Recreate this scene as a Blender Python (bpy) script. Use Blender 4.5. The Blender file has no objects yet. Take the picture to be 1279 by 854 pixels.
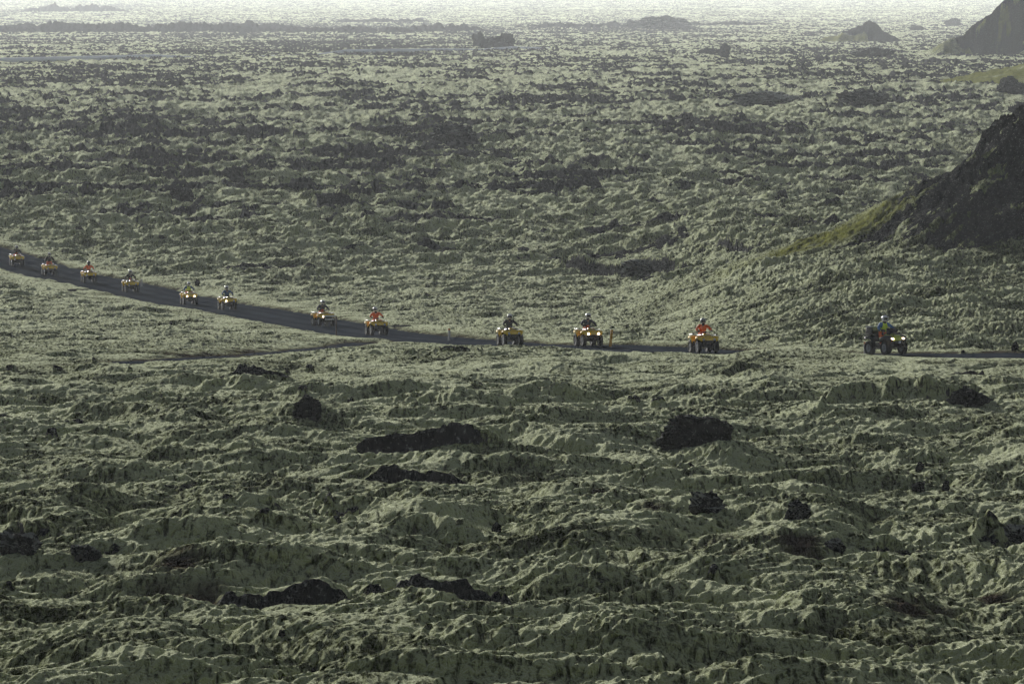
import bpy, bmesh, math, random
import numpy as np
from concurrent.futures import ThreadPoolExecutor
from mathutils import Vector, Matrix, Euler

random.seed(7)
C = bpy.context.scene.collection
scene = bpy.context.scene
PI = math.pi

# ------------------------------------------------------------------ camera geometry
FPX, CX, CY = 7000.0, 639.5, 427.0          # focal length in photo pixels, photo centre
CAMZ = 30.0
PITCH = math.atan((427.0 + 90.0) / FPX)


def ray_dir(px, py):
    u, v = (px - CX) / FPX, -(py - CY) / FPX
    cp, sp = math.cos(PITCH), math.sin(PITCH)
    return Vector((u, cp + v * sp, -sp + v * cp))


def at(px, py, depth):
    d = ray_dir(px, py)
    k = depth / d.y
    return Vector((d.x * k, depth, CAMZ + d.z * k))


# ------------------------------------------------------------------ noise
_ang = np.linspace(0, 2 * np.pi, 256, endpoint=False).astype(np.float32)
GX, GY = np.cos(_ang), np.sin(_ang)


def _hash(xi, yi, seed):
    h = xi * np.uint32(374761393) + yi * np.uint32(668265263) + np.uint32((seed * 2246822519 + 3266489917) & 0xffffffff)
    h = (h ^ (h >> np.uint32(13))) * np.uint32(1274126177)
    h = (h ^ (h >> np.uint32(16))) * np.uint32(2246822519)
    return (h >> np.uint32(20)) & np.uint32(255)


def perlin(x, y, seed):
    x = np.asarray(x, np.float32); y = np.asarray(y, np.float32)
    xf, yf = np.floor(x), np.floor(y)
    fx, fy = x - xf, y - yf
    xi = xf.astype(np.int32).view(np.uint32); yi = yf.astype(np.int32).view(np.uint32)
    one = np.uint32(1)
    u = fx * fx * fx * (fx * (fx * 6 - 15) + 10)
    v = fy * fy * fy * (fy * (fy * 6 - 15) + 10)

    def g(a, b, dx, dy):
        h = _hash(a, b, seed)
        return GX[h] * dx + GY[h] * dy
    n00 = g(xi, yi, fx, fy); n10 = g(xi + one, yi, fx - 1, fy)
    n01 = g(xi, yi + one, fx, fy - 1); n11 = g(xi + one, yi + one, fx - 1, fy - 1)
    a = n00 + u * (n10 - n00); b = n01 + u * (n11 - n01)
    return (a + v * (b - a)) * 1.45


def fbm(x, y, lam, seed, octs=3, gain=0.5):
    s = np.zeros_like(x); a = 1.0
    for k in range(octs):
        s += a * perlin(x / lam + 17.3 * k, y / lam - 9.1 * k, seed + k)
        lam *= 0.5; a *= gain
    return s


def ss(a, b, x):
    t = np.clip((x - a) / (b - a), 0, 1)
    return t * t * (3 - 2 * t)


# ------------------------------------------------------------------ terrain profile (z relative to the camera)
_py = np.array([0, 60, 106, 250, 264, 285, 298.5, 310, 351, 374, 411, 425, 446, 482, 600, 760, 1250, 3100, 6000, 12000, 17000, 40000], float)
_pz = np.array([-10.3, -12.55, -14.3, -19.7, -20.25, -21.65, -22.4, -23.2, -25.55, -26.65, -28.05, -28.6, -29.0, -29.2, -29.45, -29.9, -33.9, -62.0, -98.6, -154.3, -195, -350], float)
_ty = np.arange(0, 700, 1.0)
_tz = np.interp(_ty, _py, _pz)
_k = np.hanning(15); _k /= _k.sum()
_tzs = np.convolve(np.pad(_tz, 7, mode='edge'), _k, mode='valid')
_tzs[:10] = _tz[:10]; _tzs[-10:] = _tz[-10:]
_f = np.arange(700, 16000, 20.0); _fz = np.interp(_f, _py, _pz); _k2 = np.hanning(21); _k2 /= _k2.sum()
_fz = np.convolve(np.pad(_fz, 10, mode='reflect', reflect_type='odd'), _k2, mode='valid')
_ty2 = np.concatenate([_ty, _f, [17000, 40000]]); _tz2 = np.concatenate([_tzs, _fz, [-195, -350]])


def base(X, Y):
    z = np.interp(Y, _ty2, _tz2).astype(np.float32)
    z += 4.0 * ss(5, 24, X) * ss(272, 385, Y) * (1 - ss(430, 640, Y))
    return z


def base_hit(px, py):
    d = ray_dir(px, py)
    Y = np.geomspace(90, 15000, 30000)
    X = d.x / d.y * Y
    zr = d.z / d.y * Y
    i = np.argmax(zr < base(X, Y))
    return float(X[i]), float(Y[i])


# ------------------------------------------------------------------ road (control points: photo x, y, depth in metres, shift off the wheel line)
RIDERS = [(21, 332, 482), (62, 344, 470), (111, 353, 460), (163, 365, 446), (236, 380.5, 425), (284, 387, 411),
          (403.5, 407.5, 374), (470.5, 418.5, 351), (637, 431.5, 310), (735, 432.5, 298.5), (879, 440.5, 285), (1107, 443.5, 264)]
_extra = [(-90, 300, 512), (-230, 268, 550)]
_tail = [(1279, 444.5, 256), (1450, 446, 253), (1800, 448, 249)]
RP = [at(*p) for p in reversed(_extra)] + [at(*p) for p in RIDERS] + [at(*p) for p in _tail]
_shift = [1.0] * 7 + [0.8, 0.5, 0.4] + [0.1] * 2 + [0, 0, 0, 0, 0]


def catmull(P, n=14):
    out = []
    for i in range(len(P) - 1):
        p0 = P[max(i - 1, 0)]; p1 = P[i]; p2 = P[i + 1]; p3 = P[min(i + 2, len(P) - 1)]
        for k in range(n):
            t = k / n
            out.append(0.5 * ((2 * p1) + (p2 - p0) * t + (2 * p0 - 5 * p1 + 4 * p2 - p3) * t * t + (3 * p1 - p0 - 3 * p2 + p3) * t ** 3))
    out.append(P[-1])
    return out


def shifted(P, sh):
    out = []
    for i, p in enumerate(P):
        t = P[min(i + 1, len(P) - 1)] - P[max(i - 1, 0)]
        n = Vector((-t.y, t.x, 0)).normalized()
        out.append(p + n * sh[i])
    return out


ROAD = np.array([tuple(v) for v in catmull(shifted(RP, _shift), 10)])
ROAD_HW = 3.05
TRACK_PX = [(452, 427), (425, 431.5), (380, 436), (320, 441.5), (250, 446), (150, 452), (80, 460)]
_tr = [base_hit(*p) for p in TRACK_PX]
TRACK = np.array([tuple(v) for v in catmull([Vector((x, y, CAMZ + float(base(np.array([x]), np.array([y]))[0]))) for x, y in _tr], 8)])


def poly_dist(X, Y, P):
    """distance to a polyline and the height of its nearest point"""
    best = np.full(X.shape, 1e9, np.float32); bz = np.zeros(X.shape, np.float32)
    for a, b in zip(P[:-1], P[1:]):
        dx, dy = b[0] - a[0], b[1] - a[1]
        t = np.clip(((X - a[0]) * dx + (Y - a[1]) * dy) / (dx * dx + dy * dy), 0, 1)
        d = (X - a[0] - t * dx) ** 2 + (Y - a[1] - t * dy) ** 2
        m = d < best
        best = np.where(m, d, best); bz = np.where(m, a[2] + t * (b[2] - a[2]), bz)
    return np.sqrt(best), bz


# ------------------------------------------------------------------ ledges of bare lava in the moss (photo x left, x right, y foot, height px, run back px factor)
LEDGES = [(432, 622, 570, 21, 6), (440, 600, 604, 22, 6), (245, 460, 748, 24, 6), (440, 640, 750, 21, 6),
          (1100, 1245, 505, 22, 5), (940, 1040, 525, 12, 5), (0, 70, 690, 26, 5), (70, 150, 708, 18, 4), (205, 245, 685, 16, 6),
          (1060, 1170, 697, 20, 6), (1210, 1290, 680, 26, 5), (850, 915, 645, 22, 5), (190, 250, 612, 14, 5), (905, 1000, 468, 16, 5),
          (1010, 1200, 505, 18, 7), (360, 420, 520, 12, 5), (20, 110, 498, 12, 6), (240, 330, 492, 14, 6), (620, 760, 500, 12, 6),
          (560, 680, 470, 9, 6), (60, 240, 172, 14, 8), (430, 600, 170, 9, 6), (690, 880, 338, 20, 7), (870, 980, 322, 14, 6),
          (420, 560, 168, 7, 6), (640, 730, 240, 9, 6), (60, 150, 248, 10, 6), (480, 590, 540, 10, 6), (160, 330, 575, 22, 8), (480, 600, 690, 26, 8), (640, 780, 745, 20, 8)]
_L = []
for li, (xl, xr, yf, hp, run) in enumerate(LEDGES):
    Xl, Yl = base_hit(xl, yf); Xr, Yr = base_hit(xr, yf)
    s = FPX / ((Yl + Yr) / 2)
    _L.append((Xl, Yl, Xr, Yr, hp / s, run * hp / s, 1.0 if li < 4 else 0.5 if li < 14 and yf > 600 else 0.35 if yf > 440 else 0.0))

SOIL_PX = [(728, 590, 9), (722, 615, 10), (745, 628, 10), (790, 640, 14), (815, 650, 18), (810, 668, 24), (830, 690, 22), (905, 690, 30), (910, 705, 22),
           (1130, 770, 40), (1165, 765, 35), (1240, 745, 30), (195, 745, 30), (215, 730, 40), (250, 745, 40), (180, 690, 20), (330, 440, 60), (260, 444, 70), (1000, 700, 30), (1160, 800, 16), (1150, 815, 14)]
_S = []
for (px, py, r) in SOIL_PX:
    x, y = base_hit(px, py)
    _S.append((x, y, 1.35 * r * y / FPX))

DARK_PX = [(300, 40, 330, 9), (90, 12, 60, 6), (150, 160, 190, 12), (230, 170, 120, 9), (520, 165, 90, 5), (820, 160, 120, 7), (780, 330, 90, 7), (930, 315, 60, 7),
           (590, 45, 60, 4), (430, 60, 150, 10), (100, 105, 150, 12), (500, 205, 220, 9), (100, 245, 110, 8), (700, 235, 80, 7), (180, 205, 160, 9),
           (760, 40, 160, 5), (1120, 210, 60, 6), (1080, 150, 50, 5), (1000, 205, 90, 6)]


def P2Y(py):
    return base_hit(CX - 200, py)[1]


_D = []
for (px, py, rx, ry) in DARK_PX:
    y0 = P2Y(py); yn, yf = P2Y(py + ry), P2Y(py - ry)
    _D.append(((px - CX) / FPX * y0, (yn + yf) / 2, rx / FPX * y0, abs(yf - yn) / 2 + 6))

HILLS = []   # centre x, y, profile radii, profile heights (relative to camera)
H1 = (52.0, 400.0, [0, 12, 15.2, 17.0, 17.8, 18.5, 20.3, 23, 26, 28.8, 32.8, 38, 47], [-11.3, -12.9, -14.0, -14.8, -15.6, -17.0, -17.9, -18.9, -20.4, -22.0, -23.7, -26.0, -30])


def far_hill(pxc, py_foot, radii_px, tops_py):
    Y = P2Y(py_foot); s = Y / FPX
    zs = [-(p + 90.0) * s for p in tops_py]
    return ((pxc - CX) * s, Y, [r * s for r in radii_px], zs)


H2 = far_hill(1318, 70, [0, 50, 78, 97, 118, 160, 240, 330], [-22, 0, 22, 40, 61, 69, 80, 110])
H3 = far_hill(1088, 54, [0, 7, 17, 29, 42, 52], [27, 30, 38, 46, 53, 60])
H4 = far_hill(1345, 106, [0, 45, 95, 140, 175, 210], [75, 79, 89, 98, 106, 116])


RIDGES = []   # low dark lava ridges far off (photo x, foot y, half width px, height px)
for (px, pf, hw, hp) in ((150, 43, 200, 13), (20, 40, 90, 10), (300, 40, 90, 11), (440, 44, 90, 10), (555, 42, 50, 13), (95, 16, 60, 11), (480, 30, 70, 7), (700, 37, 55, 8), (790, 36, 50, 9), (905, 34, 60, 6)):
    y0 = P2Y(pf); k = y0 / FPX
    RIDGES.append(((px - CX) * k, y0, hw * k, hp * k))


def smax(a, b, k):
    h = np.clip(0.5 + 0.5 * (a - b) / k, 0, 1)
    return b + (a - b) * h + k * h * (1 - h)


def terrain(X, Y, res=None):
    """height above the datum and the masks rock, soil, grass, dryness, which hill"""
    X = X.astype(np.float32); Y = Y.astype(np.float32)
    z = base(X, Y)
    hillid = np.zeros(X.shape, np.float32)
    rock = np.zeros(X.shape, np.float32); soil = np.zeros_like(rock); grass = np.zeros_like(rock)
    hill_w = np.zeros_like(rock)

    far = ss(480, 900, Y)
    left_flat = (ss(262, 285, Y) * (1 - ss(430, 560, Y))) * (1 - 0.75 * ss(9, 20, X))
    near = 1 - ss(235, 265, Y)
    amp = (1.0 - 0.55 * left_flat + 0.10 * far) * (1 - 0.45 * ss(215, 245, Y) * ss(285, 262, Y))
    # --- domain warp
    wx = perlin(X / 3.1, Y / 3.1, 11) * 0.8 + perlin(X / 1.1, Y / 1.1, 12) * 0.22
    wy = perlin(X / 3.1, Y / 3.1, 13) * 0.8 + perlin(X / 1.1, Y / 1.1, 14) * 0.22
    Xw, Yw = X + wx, Y + wy
    swell = fbm(X, Y, 26.0, 21, 2) * 0.50 * (1 - 0.8 * left_flat)
    # moss cushions: rounded tops with sharp creases between them
    b1 = np.abs(perlin(Xw / 4.9, Yw / 6.4, 31)); b2 = np.abs(perlin(Xw / 3.1, Yw / 3.4, 32)); b3 = np.abs(perlin((Xw + 0.4 * Yw) / 1.5, Yw / 1.7, 33))
    kf = 1 + 0.9 * ss(600, 1500, Y)
    q1 = perlin(Xw / 6.4 + 5, Yw / 6.0, 34) * (1 - 0.5 * ss(600, 1500, Y)) + perlin(Xw / 11.0, Yw / 19.0, 37) * ss(500, 1500, Y); q2 = perlin(Xw / 2.5, Yw / 2.6 + 9, 35); q3 = perlin(Xw / 1.0, Yw / 1.1, 36)
    blk = 0.60 * ss(-0.10, 0.42, q1 + 0.25 * q2) + 0.40 * ss(0.0, 0.40, q2 + 0.3 * q3) * (0.6 + 0.6 * ss(-.3, .4, q1)) + (0.13 + 0.10 * ss(330, 520, Y)) * ss(-0.05, 0.30, q3)
    chaos = ss(290, 480, Y) * (1 - 0.30 * ss(700, 1300, Y))
    mounds = ((0.85 + 0.3 * chaos) * np.minimum(b1, 0.6) + (0.27 + 0.28 * chaos) * b2 * (0.5 + b1) + (0.12 + 0.08 * chaos) * b3) * (1 - 0.40 * chaos) + blk * (0.09 + 0.60 * chaos)
    # folds and wrinkles of the cushions, running slanted
    ca, sa = math.cos(0.5), math.sin(0.5)
    U = Xw * ca + Yw * sa * 0.6; V = -Xw * sa + Yw * ca * 0.6
    r1 = 1.15 - np.sqrt(perlin(U / 2.2, V / 0.60, 41) ** 2 + 0.016) * 2
    r2 = 1.15 - np.sqrt(perlin(U / 0.95, V / 0.28, 42) ** 2 + 0.016) * 2
    # long strands combed by the wind, running away to the right
    Xs, Ys = X + 0.35 * wx + 0.10 * perlin(X / 0.5, Y / 0.9, 46), Y + wy
    A_ = Xs * 0.22 + Ys * 0.975; B_ = Xs * 0.975 - Ys * 0.22
    w1 = 1.15 - np.sqrt(perlin(A_ / 2.6, B_ / 0.31, 47) ** 2 + 0.016) * 2; w2 = 1.15 - np.sqrt(perlin(A_ / 1.5, B_ / 0.135, 48) ** 2 + 0.016) * 2
    r3 = perlin(X / 0.16, Y / 0.22, 43)
    patch = ss(-0.35, 0.35, perlin(X / 4.0, Y / 6.0, 45))
    flatb = ss(255, 285, Y) * (1 - ss(460, 560, Y))
    folds = (1 + 1.9 * flatb) * (0.08 * r1 * np.abs(r1) + 0.055 * r2 + 0.050 * w1 + 0.022 * w2) * (0.75 + 0.45 * patch) + 0.012 * r3
    # crags of bare lava
    cd = 0.75 * fbm(X, Y, 21.0, 51, 2) + 0.38 * perlin(X / 75, Y / 120, 58) * ss(380, 700, Y) + 0.62 * perlin(Xw / 4.2, Yw / 6.0, 53) + 0.25 * perlin(Xw / 1.7, Yw / 2.4, 54)
    thr = 0.86 - 0.52 * ss(340, 560, Y) - 0.10 * ss(560, 900, Y) - 0.10 * ss(900, 2000, Y)
    dark = np.zeros_like(rock)
    for (dx, dy, rx, ry) in _D:
        q = ((X - dx) / rx) ** 2 + ((Y - dy) / ry) ** 2
        dark = np.maximum(dark, np.exp(-q * 1.2))
    thr = thr - 0.42 * dark
    cm = ss(thr, thr + 0.22, cd)
    k1 = 1 - np.abs(perlin(Xw / 1.9, Yw / 2.4, 55)) * 2; k2 = 1 - np.abs(perlin(Xw / 0.8, Yw / 1.0, 56)) * 2
    k3 = perlin(X / 0.35, Y / 0.5, 57)
    cragh = cm * (0.22 + 0.50 * np.maximum(k1, 0) ** 1.2 * 0.8 + 0.26 * np.maximum(k2, 0) ** 1.5 * (0.4 + np.maximum(k1, 0)) + 0.07 * k3)
    cragamp = (0.7 - 0.4 * left_flat + 0.35 * far)
    # lone spikes
    sp = perlin(X / 0.85, Y / 0.95, 61) * 0.7 + 0.55 * perlin(X / 9.0, Y / 14.0, 62)
    spm = ss(0.72, 0.86, sp)
    spike = spm * 0.25 * (1 + 0.5 * far)
    gap = ss(0.075, 0.0, b1 + 0.05 * r2) * ss(-0.25, 0.30, perlin(X / 5.5, Y / 8.0, 63)) * (1 - 0.5 * chaos)  # bare lava cracks in the creases; dark colour also paints deeper shade into hollows
    gap2 = ss(0.07, 0.0, b2) * ss(0.05, 0.5, perlin(X / 3.5, Y / 6.0, 64))
    dz = -0.30 * gap - 0.12 * gap2 + amp * (swell + mounds - 0.22) + amp * folds * (1 - 0.6 * cm) + cragamp * cragh + spike * (1 - 0.5 * left_flat)
    rk = cm * ss(-0.15, 0.35, k1 + 0.55 * k3 + 0.5 * k2 - 0.15) + 0.8 * spm * ss(-0.3, 0.3, k3 + 0.25) + 0.85 * gap * ss(-0.5, 0.1, k3) + 0.55 * gap2

    # --- far ridges
    ridge = np.zeros_like(rock)
    if Y.max() > 1500:
        for (rx, ry, rw, rh) in RIDGES:
            q = np.exp(-((X - rx) / rw) ** 4 - ((Y - ry) / 70.0) ** 2)
            nn = 0.55 + 0.55 * perlin(X / (rw * 0.22), Y / 90, 131) + 0.45 * np.abs(perlin(X / 7.0, Y / 30, 132)) + 0.25 * perlin(X / 2.6, Y / 12, 133)
            ridge = np.maximum(ridge, q * np.clip(nn, 0.1, 1.4) * rh)
        z = z + ridge
        rk = np.maximum(rk, ss(0.6, 2.2, ridge) * ss(-0.55, 0.05, k2 + 0.4))
    # --- hills
    hn = fbm(X, Y, 7.0, 71, 4)
    rough = np.zeros_like(rock)
    for hid, (hx, hy, rr, hh) in enumerate((H1, H2, H3, H4), 1):
        ex = 1.0 if hid != 3 else 1.0
        dxh = X - hx
        if hid == 3:
            dxh = np.where(dxh < 0, dxh * 0.62, dxh * 1.15)
        r = np.sqrt(dxh * dxh + ((Y - hy) * (0.9 if hid < 3 else 0.5)) ** 2).astype(np.float32)
        if r.min() > rr[-1]:
            continue
        inside = r < rr[-1]
        wob = perlin(X / 9.0, Y / 9.0, 73 + hid) * 1.1
        prof = np.interp(r + wob * np.minimum(r / 10, 1), rr, hh).astype(np.float32) - 50 * ~inside
        zz = z + dz * 0
        w = ss(-1.0, 0.8, prof - z) * inside
        z = np.where(inside, smax(prof, z, 2.6 if hid == 1 else 0.5), z)
        hillid = np.where(w > 0.5, hid, hillid)
        hill_w = np.maximum(hill_w, w)
        ang = np.arctan2(Y - hy, X - hx)
        ca2, sa2 = math.cos(0.75), math.sin(0.75)
        up_ = (X - hx) * ca2 + (z + 30) * sa2; ac_ = -(X - hx) * sa2 + (z + 30) * ca2
        streak = perlin(up_ / 3.2 + hn, (Y - hy) / 2.6 + ac_ / 1.4 + hn * 0.8, 81) * 0.8 + 0.5 * perlin(up_ / 1.2, (Y - hy) / 1.1 + ac_ / 0.6, 82)
        if hid == 1:
            steep = ss(37, 22, r + 6 * hn)
            bare = steep * ss(-0.34, 0.02, streak * -1 + 0.12 + 0.35 * k3 + 0.25 * k2) * 0.95
            gr = np.exp(-((np.abs(((ang + PI) - 0.08 + PI) % (2 * PI) - PI) / 0.20) ** 2)) * ss(21, 27, r) * ss(43, 34, r + 2 * hn) * ss(-0.5, 0.1, streak + 0.25)
            grass = np.maximum(grass, gr * w); rk = rk * (1 - w) + bare * w * (1 - gr)
            crag = ss(22, 17, r + 2.5 * hn)
            rough = rough + w * (0.34 * streak * steep + crag * (0.65 * np.abs(hn) + 0.55 * k1 * np.abs(k1) + 0.28 * k2) + steep * (0.30 * hn + 0.20 * k1 + 0.13 * k2 + 0.06 * k3))
        elif hid in (2, 3):
            lim = rr[4] if hid == 2 else 999
            bare = ss(lim * 1.25, lim, r) * ss(-0.6, -0.1, streak + 0.25)
            gr = ss(0.1, 0.5, hn) * 0.8 if hid == 2 else ss(rr[2], rr[3], r) * ss(0, -1, X - hx + 3)
            rk = rk * (1 - w) + bare * w * (1 - gr); grass = np.maximum(grass, w * gr)
            rough = rough + w * (0.5 * hn + 0.35 * k1 + 0.3 * streak + 0.06 * rr[-1] * fbm(X, Y, rr[-1] * 0.35, 77, 3))
        else:
            grass = np.maximum(grass, w * ss(-0.9, -0.2, hn + 0.1)); rk = rk * (1 - 0.9 * w)
            rough = rough + w * 0.15 * hn
    z = z + dz * (1 - 0.60 * hill_w) + rough

    # --- ledges
    for (Xl, Yl, Xr, Yr, H, L, RK) in _L:
        if Y.max() < min(Yl, Yr) - 3 or Y.min() > max(Yl, Yr) + L + 3:
            continue
        xm, hw = (Xl + Xr) / 2, (Xr - Xl) / 2
        u = (X - xm) / hw
        Yf = Yl + (Yr - Yl) * (u * 0.5 + 0.5) + (perlin(X / (hw * 0.7), X * 0 + Yl, 91) * 2.2 + perlin(X / 0.7, X * 0 + Yl, 92) * 0.6) * min(1.0, H * 1.3)
        dyl = Y - Yf
        win = 1 - ss(0.62, 1.05, np.abs(u) + 0.22 * perlin(X / 1.2, Y / 2.0, 93))
        hgt = H * (0.78 + 0.30 * perlin(X / 3.6, X * 0 + Yr, 94))
        up = ss(0.0, 0.55 if RK > 0.6 else 1.5, dyl + 0.05 * k2) * (1 - ss(0.15 * L, L, dyl))
        z = z + hgt * up * win - 0.25 * H * np.exp(-((dyl + 0.5) / 0.7) ** 2) * win
        face = np.exp(-((dyl - 0.22) / 0.36) ** 2) * win * (0.80 + 0.30 * k2 + 0.22 * k3 + 0.30 * perlin(X / 1.1, Y / 2.0, 97))
        z = z + face * RK * (0.05 * k1 + 0.04 * k2 + 0.04 * k3)
        rk = np.maximum(rk, ss(0.25, 0.6, face + 0.35 * r1 * face + 0.25 * k3 * face) * RK)

    # --- bare soil
    for (sx, sy, sr) in _S:
        q = ((X - sx) / sr) ** 2 + ((Y - sy) / (sr * 2.6)) ** 2
        e = ss(1.25, 0.35, np.sqrt(q) + 0.42 * perlin(X / 1.1, Y / 1.6, 95) + 0.25 * r2)
        soil = np.maximum(soil, e)
    z = z - 0.08 * soil
    rk = rk * (1 - 0.6 * soil)

    # --- road bed and side track
    if Y.max() > 200 and Y.min() < 600:
        near_road = (np.abs(X) < 90) & (Y > 220) & (Y < 580)
        if near_road.any():
            xs, ys = X[near_road], Y[near_road]
            d, rz = poly_dist(xs, ys, ROAD); rz = rz - CAMZ
            n = perlin(xs / 1.7, ys / 1.7, 101) * 0.5 + perlin(xs / 0.6, ys / 0.6, 102) * 0.25
            zt = z[near_road]
            de = d + n * 0.55
            w = 1 - ss(ROAD_HW - 0.1, ROAD_HW + 6.5, de)
            bed = np.where(de < ROAD_HW, -0.25, -0.25 + 0.34 * ss(ROAD_HW - 0.55, ROAD_HW + 0.25, de)) + 0.0
            bed = -0.25 + 0.33 * ss(ROAD_HW - 0.6, ROAD_HW + 0.5, de)
            far_side = zt * 0 + 1
            detail = dz[near_road] * 0.25
            zt = zt * (1 - w) + (rz + bed + detail * ss(ROAD_HW, ROAD_HW + 1.0, de)) * w
            z[near_road] = zt
            so = soil[near_road]
            so = np.maximum(so, ss(ROAD_HW + 0.9, ROAD_HW - 0.1, d + 1.2 * n))
            dt, tz = poly_dist(xs, ys, TRACK); tz = tz - CAMZ
            w2 = 1 - ss(1.2, 5.0, dt + n)
            zt = z[near_road]
            z[near_road] = zt * (1 - 0.85 * w2) + (tz - 0.10 + 0.16 * ss(1.2, 2.6, dt + 1.6 * n)) * 0.85 * w2
            so = np.maximum(so, ss(2.4, 0.8, dt + 1.5 * n))
            soil[near_road] = so
            rk[near_road] = rk[near_road] * (1 - so)
    # lip of moss that hides the road between the last two riders
    z = z + 0.40 * np.exp(-((X - 13.4) / 2.4) ** 2 - ((Y - 262) / 5) ** 2)
    dry = 0.5 + 0.5 * fbm(X, Y, 7.0, 111, 3) + 0.12 * r1
    dry = dry + 0.04 * far - 0.40 * hill_w
    return z + CAMZ, np.clip(rk, 0, 1), np.clip(soil, 0, 1), np.clip(grass, 0, 1), np.clip(dry, 0, 1), hillid


def hit(px, py, ymin=100.0):
    """first point of the built terrain seen through a photo pixel"""
    d = ray_dir(px, py)
    Y = np.geomspace(ymin, 14000, 12000).astype(np.float32)
    X = (d.x / d.y * Y).astype(np.float32)
    zr = CAMZ + d.z / d.y * Y
    T = terrain(X, Y)[0]
    i = int(np.argmax(zr < T))
    return Vector((float(X[i]), float(Y[i]), float(T[i])))


# ------------------------------------------------------------------ materials
def mat(name, color, rough=0.6, **kw):
    m = bpy.data.materials.new(name); m.use_nodes = True
    b = m.node_tree.nodes['Principled BSDF']
    b.inputs['Base Color'].default_value = (*color, 1); b.inputs['Roughness'].default_value = rough
    for k, v in kw.items():
        b.inputs[k.replace('_', ' ')].default_value = v
    return m


def dirty(name, color, rough=0.5, amount=0.35, dirt=(0.06, 0.055, 0.05), scale=6.0, **kw):
    """a painted or cloth surface with procedural dust and wear"""
    m = mat(name, color, rough, **kw); nt = m.node_tree; N = nt.nodes; L = nt.links
    b = N['Principled BSDF']
    tc = N.new('ShaderNodeTexCoord'); nz = N.new('ShaderNodeTexNoise'); nz.inputs['Scale'].default_value = scale; nz.inputs['Detail'].default_value = 5
    L.new(tc.outputs['Object'], nz.inputs['Vector'])
    rp = N.new('ShaderNodeValToRGB'); rp.color_ramp.elements[0].position = 0.42; rp.color_ramp.elements[1].position = 0.72
    rp.color_ramp.elements[1].color = (amount,) * 3 + (1,); rp.color_ramp.elements[0].color = (0, 0, 0, 1)
    L.new(nz.outputs['Fac'], rp.inputs['Fac'])
    mx = N.new('ShaderNodeMix'); mx.data_type = 'RGBA'
    mx.inputs['A'].default_value = (*color, 1); mx.inputs['B'].default_value = (*dirt, 1)
    L.new(rp.outputs['Color'], mx.inputs['Factor']); L.new(mx.outputs['Result'], b.inputs['Base Color'])
    return m


def nodes_of(name):
    m = bpy.data.materials.new(name); m.use_nodes = True
    return m, m.node_tree.nodes, m.node_tree.links, m.node_tree.nodes['Principled BSDF']


def noise(N, L, vec, scale, detail=4, rough=0.6, dist=0.0):
    n = N.new('ShaderNodeTexNoise'); n.inputs['Scale'].default_value = scale; n.inputs['Detail'].default_value = detail
    n.inputs['Roughness'].default_value = rough; n.inputs['Distortion'].default_value = dist
    L.new(vec, n.inputs['Vector'])
    return n.outputs['Fac']


def ramp(N, L, fac, stops):
    r = N.new('ShaderNodeValToRGB'); e = r.color_ramp.elements
    while len(e) < len(stops):
        e.new(0.5)
    for k, (p, c) in enumerate(stops):
        e[k].position = p; e[k].color = (*c, 1) if len(c) == 3 else c
    L.new(fac, r.inputs['Fac'])
    return r.outputs['Color']


def mixc(N, L, fac, a, b):
    m = N.new('ShaderNodeMix'); m.data_type = 'RGBA'
    for key, v in (('Factor', fac), ('A', a), ('B', b)):
        s = m.inputs[key] if key == 'Factor' else [i for i in m.inputs if i.name == key and i.type == 'RGBA'][0]
        if hasattr(v, 'node'):
            L.new(v, s)
        else:
            s.default_value = v if key == 'Factor' else (*v, 1)
    return [o for o in m.outputs if o.type == 'RGBA'][0]


def math_(N, L, op, a, b=None, clamp=False):
    m = N.new('ShaderNodeMath'); m.operation = op; m.use_clamp = clamp
    for k, v in enumerate((a, b)):
        if v is None:
            continue
        if hasattr(v, 'node'):
            L.new(v, m.inputs[k])
        else:
            m.inputs[k].default_value = v
    return m.outputs[0]


def scaled(N, L, vec, sc, rot=(0, 0, 0)):
    mp = N.new('ShaderNodeMapping'); mp.inputs['Scale'].default_value = sc; mp.inputs['Rotation'].default_value = rot
    L.new(vec, mp.inputs['Vector'])
    return mp.outputs['Vector']


def rock_color(N, L, vec, k=1.0):
    base_ = ramp(N, L, noise(N, L, vec, 2.2 * k, 8, 0.7), [(0.3, (0.011, 0.011, 0.012)), (0.55, (0.030, 0.031, 0.033)), (0.72, (0.085, 0.084, 0.08))])
    spots = ramp(N, L, noise(N, L, vec, 6.0 * k, 4, 0.65), [(0.575, (0, 0, 0)), (0.66, (1, 1, 1))])
    return mixc(N, L, spots, base_, (0.26, 0.265, 0.25))


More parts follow.
